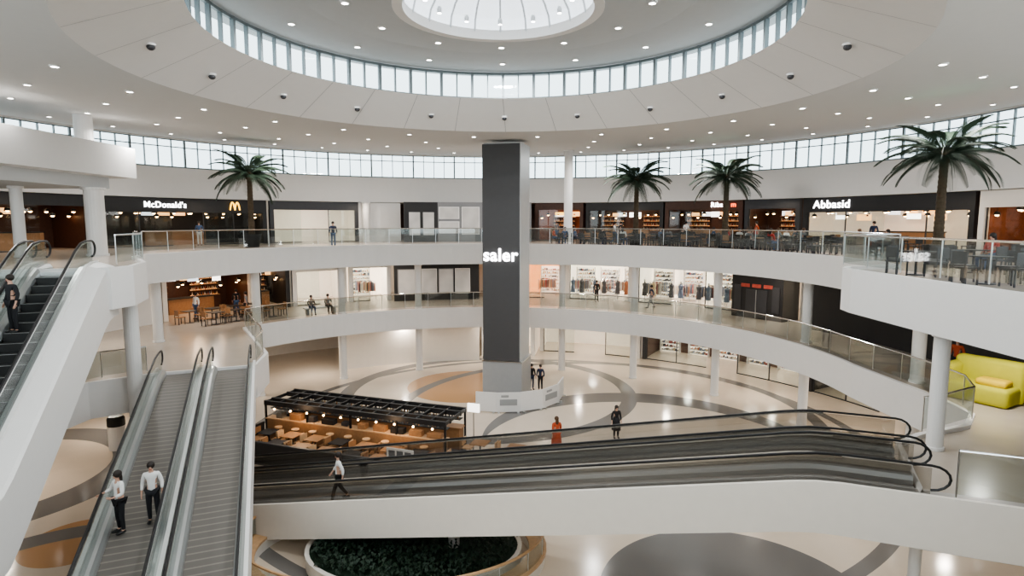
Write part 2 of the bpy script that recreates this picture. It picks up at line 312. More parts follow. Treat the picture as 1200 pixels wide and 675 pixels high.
def lane(O,d,n,path,W,name,label,beltmat,lo,hi,glass,stairs=False,clad=WHITE,skirt=ALU,rr=.036):
    e=emp(name,(O[0],O[1],path[0][2]),label,'escalator' if stairs else 'moving walkway')
    if not stairs:
        b=MB(); b.sweep(path,n,[(.36,-.06),(W-.36,-.06),(W-.36,.01),(.36,.01)],beltmat); b.obj('pallet_belt',e)
    else:
        b=MB(); z0=path[0][2]; k=.577; run=.4; N=int((z0-path[-1][2])/(k*run)+.5)
        b.box((O[0]-d[0]*.6+n[0]*W/2,O[1]-d[1]*.6+n[1]*W/2,z0-.04),(1.0,1.3,.1),STEEL,math.atan2(d[1],d[0])+math.pi/2)
        for i in range(N+3):
            sc=(i+.5)*run; zz=max(path[-1][2],z0-k*run*(i+.6)); c=P3(O,d,sc,zz-.14)
            b.box((c[0]+n[0]*W/2,c[1]+n[1]*W/2,c[2]),(W-.72,run,.28),beltmat,math.atan2(d[1],d[0])+math.pi/2)
            c=P3(O,d,sc+run/2-.015,zz+.003); b.box((c[0]+n[0]*W/2,c[1]+n[1]*W/2,c[2]),(W-.74,.03,.008),GREYB,math.atan2(d[1],d[0])+math.pi/2)
        b.obj('step_band',e)
    for a in(0,1):
        f=lambda x:x if a==0 else W-x
        def cs(l): return [(f(x),z) for x,z in l]
        b=MB(); b.sweep(path,n,cs([(.08,.0),(.36,.0),(.34,.12),(.28,.22),(.08,.26)]),skirt); b.obj('skirt_panel',e)
        b=MB(); b.sweep(path,n,cs([(.18,.24),(.2,.24),(.2,.95),(.18,.95)]),glass); b.obj('glass_panel',e)
        b=MB(); b.tube(nose(path,d,1.0,.27,f(.19),n),rr,BLACK,8); b.obj('handrail',e)
        b=MB(); b.sweep(path[1:-1],n,cs([(.155,.93),(.225,.93),(.225,.975),(.155,.975)]),CHROME); b.obj('handrail_track',e)
        b=MB(); b.sweep(path,n,cs([(.0,lo),(.1,lo),(.1,hi),(.0,hi)]),clad); b.obj('side_cladding',e)
    b=MB(); b.sweep(path,n,[(.1,lo),(W-.1,lo),(W-.1,lo+.06),(.1,lo+.06)],clad); b.obj('underside_cladding',e)
    return e
dC=(-.934,.358); nC=(.358,.934); OC=(6.8,12.8)
BELT1=stripes('ribbed_belt',(.13,.125,.12),(.24,.23,.22),9,.5,dirv=(nC[0],nC[1],0))
dL=(.372,-.928); nL=(-.928,-.372); OL=(-10.85,24.8)
BELT2=stripes('grooved_walkway_belt',(.15,.135,.12),(.24,.215,.19),4,.5,dirv=(dL[0],dL[1],0))
SMK=glassmat('walkway_glass',(.80,.79,.77),.08,.22)
for i in(0,1):
    O=(OC[0]+nC[0]*1.85*i,OC[1]+nC[1]*1.85*i)
    lane(O,dC,nC,slope_path(O,dC,L1,.02,.2126,2.2,.8),1.82,'moving_walkway','inclined moving walkway with black handrails and cream cladding crossing the atrium',BELT1,-.8,.40,SMK,clad=CREAM,skirt=ALUD,rr=.029)
lp=[P3(OC,dC,-2.2,L1),P3(OC,dC,-8.2,L1)]
b=MB(); b.sweep(lp,nC,[(0,-.8),(1.25,-.8),(1.25,.004),(0.1,.004),(0.1,.40),(0,.40)],CREAM); ST(b.obj('trim_8'))
b=MB(); b.sweep(lp,nC,[(.1,.005),(1.3,.005),(1.3,.012),(.1,.012)],M('grey_landing_plate',(.36,.34,.32),.35,var=.1,scale=3)); ST(b.obj('floor'))
balustrade([P3(OC,dC,-2.6,0)[:2],P3(OC,dC,-8.1,0)[:2]],L1+.35,'glass balustrade along the walkway landing edge',1.7)
for i in(0,1):
    O=(OL[0]+nL[0]*1.85*i+dL[0]*1.2,OL[1]+nL[1]*1.85*i+dL[1]*1.2)
    lane(O,dL,nL,slope_path(O,dL,L1,.02,.2126,1.2,1.2),1.82,'moving_walkway','inclined moving walkway with grey grooved belt descending from the middle gallery',BELT2,-.75,.34,BGL)
dE=(.31,-.951); nE=(-.951,-.31); OE=(-14.07,19.81)
for i in(0,1):
    O=(OE[0]+nE[0]*1.72*i,OE[1]+nE[1]*1.72*i)
    pth=slope_path(O,dE,L2,L1,.577,1.0,1.0)
    e=lane(O,dE,nE,pth,1.7,'escalator','escalator with dark steps and black handrails from the upper gallery',STEPM,-1.8 if i==0 else -1.2,.30,BGL,stairs=True)
    if i==0:
        b=MB(); b.sweep(pth,nE,[(-.50,-1.6),(-.40,-1.6),(-.40,.02),(0,.16),(0,.26),(-.42,.12),(-.50,.06)],WHITE); b.obj('outer_cladding',e)
        b=MB(); b.sweep(pth,nE,[(-.42,-1.6),(0,-1.8),(0,-1.74),(-.42,-1.54)],WHITE); b.obj('underside_cladding',e)
# ------------------------------------------------------------------ central pillar
px,py=-.28,35.0
e=emp('advertising_pillar',(px,py,0),'tall square pillar with dark screen cladding and white lit lettering','pillar',rz=rad(-15))
def loc(name,b,parent,smooth=False,**kw): 
    o=D.objects.new(name,b.mesh(name,(0,0,0),smooth)); COL.objects.link(o); o.parent=parent; tag(o,**kw); return o
b=MB(); b.box((0,0,1.3),(2.35,2.3,2.6),GREYB); b.box((0,0,2.62),(2.45,2.4,.06),STEEL); loc('base',b,e)
b=MB(); b.box((0,0,8.85),(2.15,2.2,12.4),PALEG); loc('shaft',b,e)
b=MB(); b.box((-.05,-1.13,8.82),(2.15,.08,12.3),SCREEN); loc('screen_panel',b,e)
b=MB(); b.box((-1.12,0,8.82),(.08,2.2,12.3),SCREEN); loc('screen_panel',b,e)
def text(s,size,mat,extr=.02,bold=.004):
    c=D.curves.new('t',type='FONT'); c.body=s; c.size=size; c.extrude=extr; c.align_x='CENTER'; c.align_y='CENTER'; c.offset=size*bold; c.space_character=1.06
    o=D.objects.new('t',c); COL.objects.link(o); bpy.context.view_layer.update()
    me=D.meshes.new_from_object(o.evaluated_get(bpy.context.evaluated_depsgraph_get())); D.objects.remove(o); me.materials.clear(); me.materials.append(mat); me.name='lettering'; return me
t=text('saler',1.0,SIGNW,bold=.018); inst('lettering',t,(-.08,-1.2,8.75),(rad(90),0,0),parent=e,label='white glowing letters reading saler')
for i,(x,y,w,a,fig) in enumerate([(-1.45,32.7,1.2,-12,0),(-.2,32.6,1.4,4,1),(1.1,32.95,1.4,24,0),(2.25,33.85,1.6,50,1),(2.95,35.3,1.6,75,0)]):
    g=emp('barrier_panel',(x,y,0),'white low barrier panel with grey printed graphic' if fig else 'plain white low barrier panel','barrier',rz=rad(a))
    b=MB(); b.box((0,0,.6),(w,.08,1.1),WHITE); b.box((-w/2+.15,0,.03),(.1,.4,.06),STEEL); b.box((w/2-.15,0,.03),(.1,.4,.06),STEEL); loc('panel',b,g)
    if fig:
        b=MB(); b.box((0,-.05,.6),(w*.7,.02,.35),GREYB); b.box((-.2,-.05,.95),(w*.3,.02,.12),GREYB); loc('printed_graphic',b,g)
# ------------------------------------------------------------------ lights
dl=MB(); dl.lathe((0,0,0),[(.0,-.01),(.10,-.01)],LIT,12,caps=False); dl.lathe((0,0,0),[(.10,-.015),(.14,-.015),(.14,.03)],WHITE,12,caps=False); DLM=dl.mesh('downlight')
def downlight(x,y,z,s=1,g='recessed downlights in the ceiling'): inst('downlight',DLM,(x,y,z-.02),0,scale=s,label='small round recessed ceiling downlight',category='ceiling light',group=g)
def lamp(x,y,z,w,size=.5,col=(1,.97,.93),nm='lamp'):
    l=D.lights.new(nm,'AREA'); l.shape='DISK'; l.size=size; l.energy=w; l.color=col; o=D.objects.new(nm,l); o.location=(x,y,z); COL.objects.link(o)
for tt,st in((.12,15),(.32,12),(.54,10),(.78,8)):
    t=-112
    while t<=112:
        a=pol(10.7,t,CA); c=pol(27.6,t,CB); x=a[0]+(c[0]-a[0])*tt; y=a[1]+(c[1]-a[1])*tt; z=ZA+(ZB-ZA)*tt
        if y<36 or abs(x)>2: downlight(x,y,z)
        t+=st
for t in range(0,360,24): downlight(*pol(7.4,t,CI),17.29)
for t in range(0,360,30): downlight(*pol(4.6,t,CI),17.17)
spot=MB(); spot.lathe((0,0,0),[(.07,-.12),(.08,0),(.05,.08)],MULLW,12); spot.lathe((0,0,0),[(0,-.13),(.065,-.13)],LIT,12,caps=False); SPM=spot.mesh('spotlight')
for t in range(0,360,30): inst('spotlight',SPM,(*pol(2.2,t,CI),17.35),label='small spotlight hanging inside the round skylight',category='ceiling light',group='spotlights in the skylight')
for t in range(0,360,60): inst('spotlight',SPM,(*pol(1.1,t+15,CI),17.9),label='small spotlight hanging inside the round skylight',category='ceiling light',group='spotlights in the skylight')
spk=MB(); spk.ball((0,0,-.06),(.11,.11,.09),CHAR); spk.cyl((0,0,-.02),.13,.05,WHITE); SPK=spk.mesh('dome_camera')
for t in list(range(-100,101,20)):
    inst('dome_camera',SPK,(*pol(9.6,t,((CA[0]+CI[0])/2,18.5)),15.42),label='small dark dome camera on the sloping ceiling ring',category='security camera',group='dome cameras around the ceiling ring')
for t in range(-100,101,25): lamp(*pol(18,t),15.2,370,.6,(1,.98,.95))
for t in range(0,360,60): lamp(*pol(6.5,t,CI),17.1,290,.5,(.95,.98,1))
for t in range(-100,101,20):
    for z,w in((7.62,80),(3.12,105)):
        x,y=pol(19.2,t); lamp(x,y,z-.06,w,.35,(1,.90,.78))
for r in(17.4,20.6):
    for t in range(-108,109,9):
        for z in(7.7,3.2):
            if r>20 and z<4 and -35<t<0: continue
            downlight(*pol(r,t),z,.8,'recessed downlights under the galleries')
for t in range(-100,101,25): lamp(*pol(25,t),12.2-.02,40,.4,(1,.85,.68))
lamp(15.2,18.6,7.6,130,.4,(1,.95,.88))  # extra area light added under the balcony to brighten the sofa and gallery
# ------------------------------------------------------------------ shops
def rack_mesh():
    b=MB(); b.tube([(-.7,0,0),(-.7,0,1.4),(.7,0,1.4),(.7,0,0)],.02,STEEL); g=MB()
    for i in range(16): g.box((-.62+i*.083,0,1.0+random.uniform(-.05,.03)),(.05,.42,.72+random.uniform(-.1,.1)),random.choice(GOODS),taper=.8)
    return b.mesh('frame'),g.mesh('garments')
def shelf_mesh(w=1.6,h=2.3,n=7,hang=False):
    b=MB(); g=MB(); b.box((0,.2,h/2),(w,.04,h),SHOPW)
    for s in(-1,1): b.box((s*w/2,0,h/2),(.04,.4,h),WHITE)
    for i in range(n):
        z=.15+i*(h-.2)/n; b.box((0,0,z),(w,.4,.03),WHITE); x=-w/2+.1
        while x<w/2-.1:
            ww=random.uniform(.08,.15); hh=random.uniform(.08,.22); g.ball((x+ww/2,-.04,z+.015+hh/2),(ww*.45,.14,hh/2),random.choice(GOODS),6,4) if random.random()<.6 else g.box((x+ww/2,-.02,z+.015+hh/2),(ww*.9,.3,hh),random.choice(GOODS)); x+=ww+random.uniform(.01,.04)
    return b.mesh('shelf'),g.mesh('merchandise')
RACKS=[rack_mesh() for _ in range(4)]; SHELV=[shelf_mesh() for _ in range(4)]
def add_pair(nm,meshes,pn,x,y,z,rz,label,cat,grp):
    e=emp(nm,(x,y,z),label,cat,grp,rz); inst(pn[0],meshes[0],(0,0,0),parent=e); inst(pn[1],meshes[1],(0,0,0),parent=e,kind='stuff'); return e
pend=MB(); pend.tube([(0,0,0),(0,0,.8)],.01,BLACK,4); pend.lathe((0,0,0),[(.17,-.2),(.12,-.04),(.02,0)],BLACK,12); pend.ball((0,0,-.18),(.1,.1,.1),WARML,8,5); PEN=pend.mesh('pendant_lamp')
MQ=[]
for g in (GOODS[1],GOODS[2],GOODS[3],GOODS[4]):
    m_=MB(); m_.lathe((0,0,0),[(.2,0),(.2,.02),(.02,.04),(.02,.5)],STEEL,12); m_.lathe((0,0,0),[(.20,.5),(.17,.95),(.13,1.12),(.18,1.32),(.19,1.42),(.07,1.5),(.05,1.58)],g,12); m_.ball((0,0,1.66),(.08,.1,.11),WHITE); MQ.append(m_.mesh('mannequin'))
def backbar_mesh(w=2.0):
    b=MB(); g=MB(); b.box((0,.18,1.2),(w,.05,2.2),BROWN); 
    for i in range(4):
        z=.9+i*.4; b.box((0,0,z),(w,.32,.04),WOOD); b.box((0,.14,z+.03),(w*.95,.03,.03),SHELFGLOW)
        x=-w/2+.1
        while x<w/2-.08: hh=random.uniform(.2,.3); g.lathe((x,-.02,z+.02),[(.035,0),(.035,hh*.6),(.013,hh*.75),(.013,hh)],random.choice(GOODS),6); x+=random.uniform(.09,.16)
    b.box((0,0,.44),(w,.36,.86),BROWN); return b.mesh('cabinet'),g.mesh('bottles')
BARS=[backbar_mesh() for _ in range(2)]
def arches(size):
    b=MB()
    for s in(-1,1):
        pts=[]
        for i in range(13):
            u=-1+2*i/12; pts.append((s*size*.25+u*size*.25,size*.5*(1-abs(u)**2.2)-size*.25,0))
        b.tube([(p[0],p[1]*1.6,0) for p in pts],size*.065,SIGNY,8)
    return b.mesh('emblem')
def shop(z0,h,r,t0,t1,depth,style,wall,header,label,sign=None,glass=True,hm=.7,contents=True,lampw=120,bars=True,panels=None):
    tm=(t0+t1)/2; x,y=pol(r,tm); e=emp('storefront',(x,y,z0),label,'shop front'); w1=math.degrees(.3/r)
    b=MB(); b.arc(r,r+.3,t0,t1,z0+h-hm,z0+h-.02,header); b.obj('fascia_panel',e)
    for a,c in((t0,t0+w1),(t1-w1,t1)):
        b=MB(); b.arc(r,r+.35,a,c,z0,z0+h-hm,header); b.obj('pilaster',e)
    if glass:
        n=max(2,int((t1-t0)*r*math.pi/180/2.2))
        for i in range(n):
            a=t0+w1+(t1-t0-2*w1)*i/n; c=t0+w1+(t1-t0-2*w1)*(i+1)/n
            if i==n//2: continue
            b=MB(); b.arc(r+.15,r+.17,a,c,z0+.05,z0+h-hm,GLASS); b.arc(r+.12,r+.2,a,a+w1*.18,z0,z0+h-hm,CHAR); b.arc(r+.12,r+.2,a,c,z0,z0+.06,CHAR); b.obj('glass_pane',e)
    b=MB(); b.arc(r+depth,r+depth+.1,t0,t1,z0,z0+h-.02,wall); b.obj('back_wall',e)
    for a in(t0,t1-w1*.4):
        b=MB(); b.arc(r+.36,r+depth,a,a+w1*.4,z0,z0+h-.02,wall); b.obj('partition_wall',e)
    if sign:
        for s,size,mat,tt in sign:
            me=text(s,size,mat) if s!='#' else arches(size); xx,yy=pol(r-.06,tt); inst('sign_lettering' if s!='#' else 'arched_emblem',me,(xx-x,yy-y,h-hm/2),(rad(90),0,-rad(tt)),parent=e,label='lit sign lettering on the fascia' if s!='#' else 'golden double arch emblem')
    arclen=(t1-t0)*rad(1)*r
    if panels:
        n=int(arclen/1.4)
        for i in range(n):
            if (i*5)%3==0: continue
            t=t0+(t1-t0)*(i+.5)/n; dt=math.degrees(random.uniform(.25,.5)/r); b=MB(); b.arc(r+.5,r+.55,t-dt,t+dt,z0+h-hm-.40-(i%3)*.08,z0+h-hm-.16-(i%2)*.05,panels[i%len(panels)]); b.obj('light_panel',e)
    n=max(2,int(arclen/2.5))
    for i in range(n):
        t=t0+(t1-t0)*(i+.5)/n; xx,yy=pol(r+depth*.45,t); b=MB(); b.box((xx,yy,z0+h-.06),(.9 if style!='food' else .3,.12,.04),LIT if style in('clothes','shoes','bright') else WARML,-rad(t)); b.obj('light_strip',e)
    for k in range(max(1,int(arclen/6))):
        t=t0+(t1-t0)*(k+.5)/max(1,int(arclen/6)); xx,yy=pol(r+depth*.4,t); lamp(xx,yy,z0+h-.12,lampw,.5,(1,.68,.42) if style=='food' else (1,.92,.80))
    if not contents: return e
    if style in('clothes','bright','shoes'):
        n=int(arclen/1.75)
        for i in range(n):
            t=t0+(t1-t0)*(i+.5)/n; xx,yy=pol(r+depth-.35,t)
            add_pair('display_shelf',random.choice(SHELV),('shelf','merchandise'),xx,yy,z0,-rad(t),'white wall shelf filled with shop goods','shelf','goods shelves in the shops')
            if style!='shoes':
                for rr in (.3,.6):
                    xx,yy=pol(r+depth*rr+random.uniform(-.2,.2),t); add_pair('clothing_rack',random.choice(RACKS),('frame','garments'),xx,yy,z0,-rad(t)+random.uniform(-.4,.4),'clothes rack with mixed hanging garments','clothes rack','clothes racks in the shops')
                if style=='clothes':
                    for q in(.8,-1.0):
                        xx,yy=pol(r+.55,t+q); inst('mannequin',random.choice(MQ),(xx,yy,z0),-rad(t),label='dressed shop mannequin behind the window',category='mannequin',group='mannequins in the clothes shops')
    if style=='food':
        L=min(4.2,arclen*.5)
        g=emp('service_counter',(*pol(r+depth*.6,tm),z0),'food service counter with timber front and lit menu boards','counter',rz=-rad(tm))
        b=MB(); b.box((0,0,.5),(L,.7,1.0),WOOD); loc('counter_body',b,g); b=MB(); b.box((0,0,1.03),(L+.1,.8,.06),DARK); loc('countertop',b,g)
        for i in range(max(2,int(L/1.1))):
            b=MB(); b.box((-L/2+.7+i*1.1,depth*.2,2.3),(.8,.06,.36),WARM if i%3 else COOLS); loc('menu_board',b,g)
        if bars:
            nb=int(arclen/2.2)
            for i in range(nb):
                t=t0+(t1-t0)*(i+.5)/nb; xx,yy=pol(r+depth-.4,t); add_pair('back_bar',random.choice(BARS),('cabinet','bottles'),xx,yy,z0,-rad(t),'dark back bar cabinet with lit bottle shelves','cabinet','back bars in the restaurants')
        for rr,off in((.12,0),(.4,.5)):
            for i in range(int(arclen/1.1)):
                t=t0+(t1-t0)*(i+.4+off*.6)/int(arclen/1.1); xx,yy=pol(r+depth*rr+.15,t)
                if t<t1-.5: inst('pendant_lamp',PEN,(xx,yy,z0+h-.82-.02-(.25 if (i*7+int(off*4))%3==0 else 0)),label='small black pendant lamp with warm bulb',category='pendant lamp',group='pendant lamps over the food counters')
    return e
# upper level
shop(L2,3.3,26.8,-78,-65.5,4,'food',BROWN,DARK,'dark fronted food outlet beside a white column',lampw=28,bars=False)
shop(L2,3.3,26.8,-64.5,-40.5,4,'food',DARK,DARK,'black fronted burger restaurant with white sign lettering',[("McDonald's",.56,SIGNW,-55.7),("#",.7,SIGNY,-45.5)],hm=1.0,lampw=35,bars=False)
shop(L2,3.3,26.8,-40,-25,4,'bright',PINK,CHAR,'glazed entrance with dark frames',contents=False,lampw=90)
shop(L2,3.3,26.8,7.5,16.5,4,'food',BRICK,BROWN,'terracotta coloured restaurant front',hm=.6,lampw=85,panels=(WARM,YELL))
shop(L2,3.3,26.8,17,31,4,'food',BROWN,DARK,'brown timber restaurant with warm lights',hm=.7,lampw=70,panels=(YELL,WARM,WHTL))
shop(L2,3.3,26.8,31.3,44.5,4,'food',BROWN,BROWN,'brown timber restaurant with warm pendant lights',[("Ribs",.52,SIGNW,40.2),("m",.52,SIGNR,43)],hm=.7,lampw=75,panels=(REDL,WARM,WHTL))
shop(L2,3.3,26.8,44.8,53.5,4,'food',BROWN,CHAR,'dark fronted cafe with timber interior',lampw=55,panels=(WARM,))
shop(L2,3.3,26.8,54,77,4,'food',PINK,DARK,'black fronted restaurant with white sign and bright counter',[("Abbasid",.74,SIGNW,58.2)],hm=1.0,lampw=85,bars=False,panels=(REDL,WHTL,WARM))
shop(L2,3.3,26.8,77.5,92,4,'food',BRICK,CREAM,'cream and brown food outlet',hm=.9,lampw=80)
b=MB(); b.arc(26.8,27,92,108,9,12.3,WHITE); ST(b.obj('wall_upper_east'))
def hoarding(z0,h,r,t0,t1,mat,label,posters):
    x,y=pol(r,(t0+t1)/2); e=emp('shop_hoarding',(x,y,z0),label,'hoarding'); b=MB(); b.arc(r,r+.15,t0,t1,z0,z0+h-.02,mat); b.obj('panel',e)
    for t,w,zz,hh,pm in posters:
        dt=math.degrees(w/r)/2; b=MB(); b.arc(r-.05,r-.005,t-dt,t+dt,z0+zz,z0+zz+hh,pm); b.arc(r-.07,r-.05,t-dt*.9,t+dt*.9,z0+zz+.06,z0+zz+hh-.06,POST); b.obj('poster',e)
hoarding(L2,3.3,24.5,-17.5,-11,DARK,'dark shop hoarding with picture panels',[(-15.5,1.0,.5,2.0,CHAR),(-12.8,1.0,.5,2.0,CHAR)])
hoarding(L2,3.3,24.5,-11,7.3,GREYW,'grey shop hoarding with white framed posters',[(-8.8,1.7,1.9,1.0,WHITE),(-8.8,1.7,.7,1.0,WHITE),(-4.6,1.5,.6,2.3,WHITE)])
hoarding(L2,3.3,26.8,-25,-17.5,WHITE,'plain white shop hoarding',[])
# middle level
shop(L1,3.2,22.5,-62.5,-47,4.5,'food',BROWN,CREAM,'cream framed bar with warm dark interior',hm=.4,glass=False,lampw=95,panels=(WARM,COOLS,WHTL))
shop(L1,3.2,22.5,-46.5,-40.5,4.5,'food',DARK,DARK,'narrow dark shop with lit screens',hm=.5,lampw=45,panels=(REDL,COOLS))
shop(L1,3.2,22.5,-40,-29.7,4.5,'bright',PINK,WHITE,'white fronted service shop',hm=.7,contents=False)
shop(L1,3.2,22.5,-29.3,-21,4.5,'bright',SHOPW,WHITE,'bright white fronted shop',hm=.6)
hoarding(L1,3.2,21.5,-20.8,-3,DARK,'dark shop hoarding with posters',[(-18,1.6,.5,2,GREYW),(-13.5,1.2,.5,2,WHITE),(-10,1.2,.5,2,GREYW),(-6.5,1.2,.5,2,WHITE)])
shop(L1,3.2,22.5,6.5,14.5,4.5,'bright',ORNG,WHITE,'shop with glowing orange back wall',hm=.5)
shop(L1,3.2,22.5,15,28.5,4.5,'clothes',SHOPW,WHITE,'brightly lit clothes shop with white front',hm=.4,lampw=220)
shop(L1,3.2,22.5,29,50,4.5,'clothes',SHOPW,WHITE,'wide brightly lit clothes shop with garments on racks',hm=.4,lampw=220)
shop(L1,3.2,22.5,60.5,65.5,4.5,'bright',SHOPW,WHITE,'narrow white shop front',hm=.6,lampw=60)
hoarding(L1,3.0,20.3,66,112,DARK,'black clad wall of a closed shop under the terrace',[])
b=MB(); b.arc(17.2,20.2,68,112,7.55,7.68,DARK); ST(b.obj('ceiling'))
x,y=pol(21.6,55.5); e=emp('photo_booth',(x,y,L1),'dark freestanding booth with dim screens and doorway','booth',rz=-rad(55.5))
b=MB(); b.box((0,0,1.5),(3.6,1.8,3.0),DARK); loc('booth_body',b,e)
for i in range(3): b=MB(); b.box((-.8+i*.8,-.93,2.1),(.6,.06,.22),REDG); loc('screen',b,e)
b=MB(); b.box((0,-.92,.95),(1.5,.05,1.8),CHAR); b.box((0,-.95,.95),(.04,.05,1.8),STEEL); b.box((-1.35,-.92,1.3),(.5,.05,1.6),CHAR); b.box((1.35,-.92,1.3),(.5,.05,1.6),CHAR); loc('door',b,e)
# ground level
hoarding(0,3.2,19.5,-34,-3,CREAM,'curved cream hoarding closing a shop',[])
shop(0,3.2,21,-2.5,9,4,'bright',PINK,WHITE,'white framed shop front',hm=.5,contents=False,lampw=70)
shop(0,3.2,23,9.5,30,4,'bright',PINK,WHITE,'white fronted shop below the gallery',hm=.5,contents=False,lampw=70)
shop(0,3.2,23,30.5,61,4,'shoes',BROWN,CHAR,'shoe shop with long lit shelves',hm=.5,lampw=80)
shop(0,3.2,23,61.5,85,4,'shoes',DARK,DARK,'dark fronted shop with goods shelves',hm=.6,lampw=40)
# ------------------------------------------------------------------ palms
def frond_mesh(L=2.35):
    b=MB(); P=[]
    for i in range(15):
        u=i/14; P.append(Vector((L*(u*.95-.08*u*u),0,L*(.36*u-.66*u*u))))
    b.tube(P,[.026*(1-.8*i/14) for i in range(15)],LEAF,5)
    for i in range(2,48):
        u=i/48; x=L*(u*.95-.08*u*u); z=L*(.36*u-.66*u*u); l=.60*math.sin(math.pi*min(1,u*.85+.12))**.6
        for s in(-1,1):
            a=Vector((x,0,z)); tip=Vector((x+l*.6,s*l*.66,z-l*.46)); w=Vector((.022,0,0)); mid=(a+tip)/2+Vector((0,0,.07*l))
            b.add([a-w*.6,a+w*.6,mid+w,tip,mid-w],[(0,1,2,4),(4,2,3)],LEAF)
    return b.mesh('frond')
FR=frond_mesh()
tb=MB(); pf=[]
for i in range(37):
    z=i*.1; pf.append((.18-.05*i/36+(.018 if i%2 else 0),z))
tb.lathe((0,0,.55),pf,TRUNK,14); tb.ball((0,0,4.2),(.24,.24,.32),TRUNK); TR=tb.mesh('trunk')
pb=MB(); pb.lathe((0,0,0),[(.38,0),(.5,.7),(.54,.72),(.54,.78),(.46,.78),(.45,.68)],DARK,20); pb.lathe((0,0,0),[(0.01,.66),(.46,.66)],TRUNK,20,caps=False); PT=pb.mesh('planter_pot')
PALMS=((-17.0,39.2,1.1,'tall palm in dark pot near the burger restaurant'),(8.7,42.2,1.06,'palm tree in dark pot among restaurant tables'),(13.2,37.2,1.02,'palm tree in dark pot in front of brown restaurants'),(16.5,23.2,.98,'large palm with wide crown on the restaurant terrace'))
for x,y,s,lb in PALMS:
    e=emp('palm_tree',(x,y,L2),lb,'palm tree','palms on the upper gallery',rz=random.uniform(0,6)); e.scale=(s,)*3
    inst('trunk',TR,(0,0,0),parent=e); inst('pot',PT,(0,0,0),parent=e)
    for k in range(33):
        az=k*2.39996
        inst('frond',FR,(.12*math.cos(az),.12*math.sin(az),4.25+.004*k),(0,rad(27-k*2.4+random.uniform(-6,6)),az),parent=e,scale=random.uniform(.85,1.06))
# ------------------------------------------------------------------ people
def skin_mesh(verts,edges,radii,root=0,sub=1):
    me=D.meshes.new('s'); me.from_pydata(verts,edges,[]); o=D.objects.new('s',me); COL.objects.link(o)
    md=o.modifiers.new('k','SKIN'); md.use_smooth_shade=True; md.branch_smoothing=.4
    if not me.skin_vertices: 
        bm=bmesh.new(); bm.from_mesh(me); bm.verts.layers.skin.verify(); bm.to_mesh(me); bm.free()
    for i,r in enumerate(radii): me.skin_vertices[0].data[i].radius=r if isinstance(r,tuple) else (r,r); me.skin_vertices[0].data[i].use_root=(i==root)
    s=o.modifiers.new('u','SUBSURF'); s.levels=sub; s.render_levels=sub
    bpy.context.view_layer.update(); r=D.meshes.new_from_object(o.evaluated_get(bpy.context.evaluated_depsgraph_get())); D.objects.remove(o); return r
def joints(pose):
    j=dict(pelvis=(0,0,.95),waist=(0,0,1.1),chest=(0,0,1.3),nb=(0,0,1.45),neck=(0,.01,1.52),head=(0,.03,1.6),crown=(0,.02,1.67),nose=(0,.115,1.595))
    for s,S in((-1,'L'),(1,'R')):
        j['sh'+S]=(s*.17,0,1.41); j['el'+S]=(s*.235,-.03,1.14); j['wr'+S]=(s*.25,.06,.90); j['ha'+S]=(s*.25,.085,.83)
        j['hip'+S]=(s*.09,0,.90); j['kn'+S]=(s*.10,.02,.50); j['an'+S]=(s*.10,-.01,.09); j['to'+S]=(s*.115,.15,.035)
    if pose=='walk':
        j['knL']=(-.09,.16,.52); j['anL']=(-.09,.26,.10); j['toL']=(-.1,.41,.05); j['knR']=(.09,-.02,.50); j['anR']=(.09,-.27,.17); j['toR']=(.1,-.16,.05)
        j['elL']=(-.23,-.12,1.16); j['wrL']=(-.24,-.1,.93); j['haL']=(-.24,-.08,.86); j['elR']=(.23,.06,1.15); j['wrR']=(.24,.2,.97); j['haR']=(.24,.25,.91)
    if pose=='rail':
        j['elR']=(.3,.04,1.16); j['wrR']=(.42,.2,1.08); j['haR']=(.45,.27,1.05); j['wrL']=(-.12,.22,1.08); j['haL']=(-.06,.26,1.08); j['elL']=(-.24,.03,1.15)
    if pose=='sit':
        for k in list(j):
            if k[:2] not in('kn','an','to'): x,y,z=j[k]; j[k]=(x,y,z-.40)
        for s,S in((-1,'L'),(1,'R')):
            j['hip'+S]=(s*.09,.03,.55); j['kn'+S]=(s*.12,.44,.53); j['an'+S]=(s*.12,.42,.09); j['to'+S]=(s*.13,.57,.035); j['el'+S]=(s*.23,.03,.75); j['wr'+S]=(s*.13,.25,.68); j['ha'+S]=(s*.1,.32,.66)
    return j
_pc={}
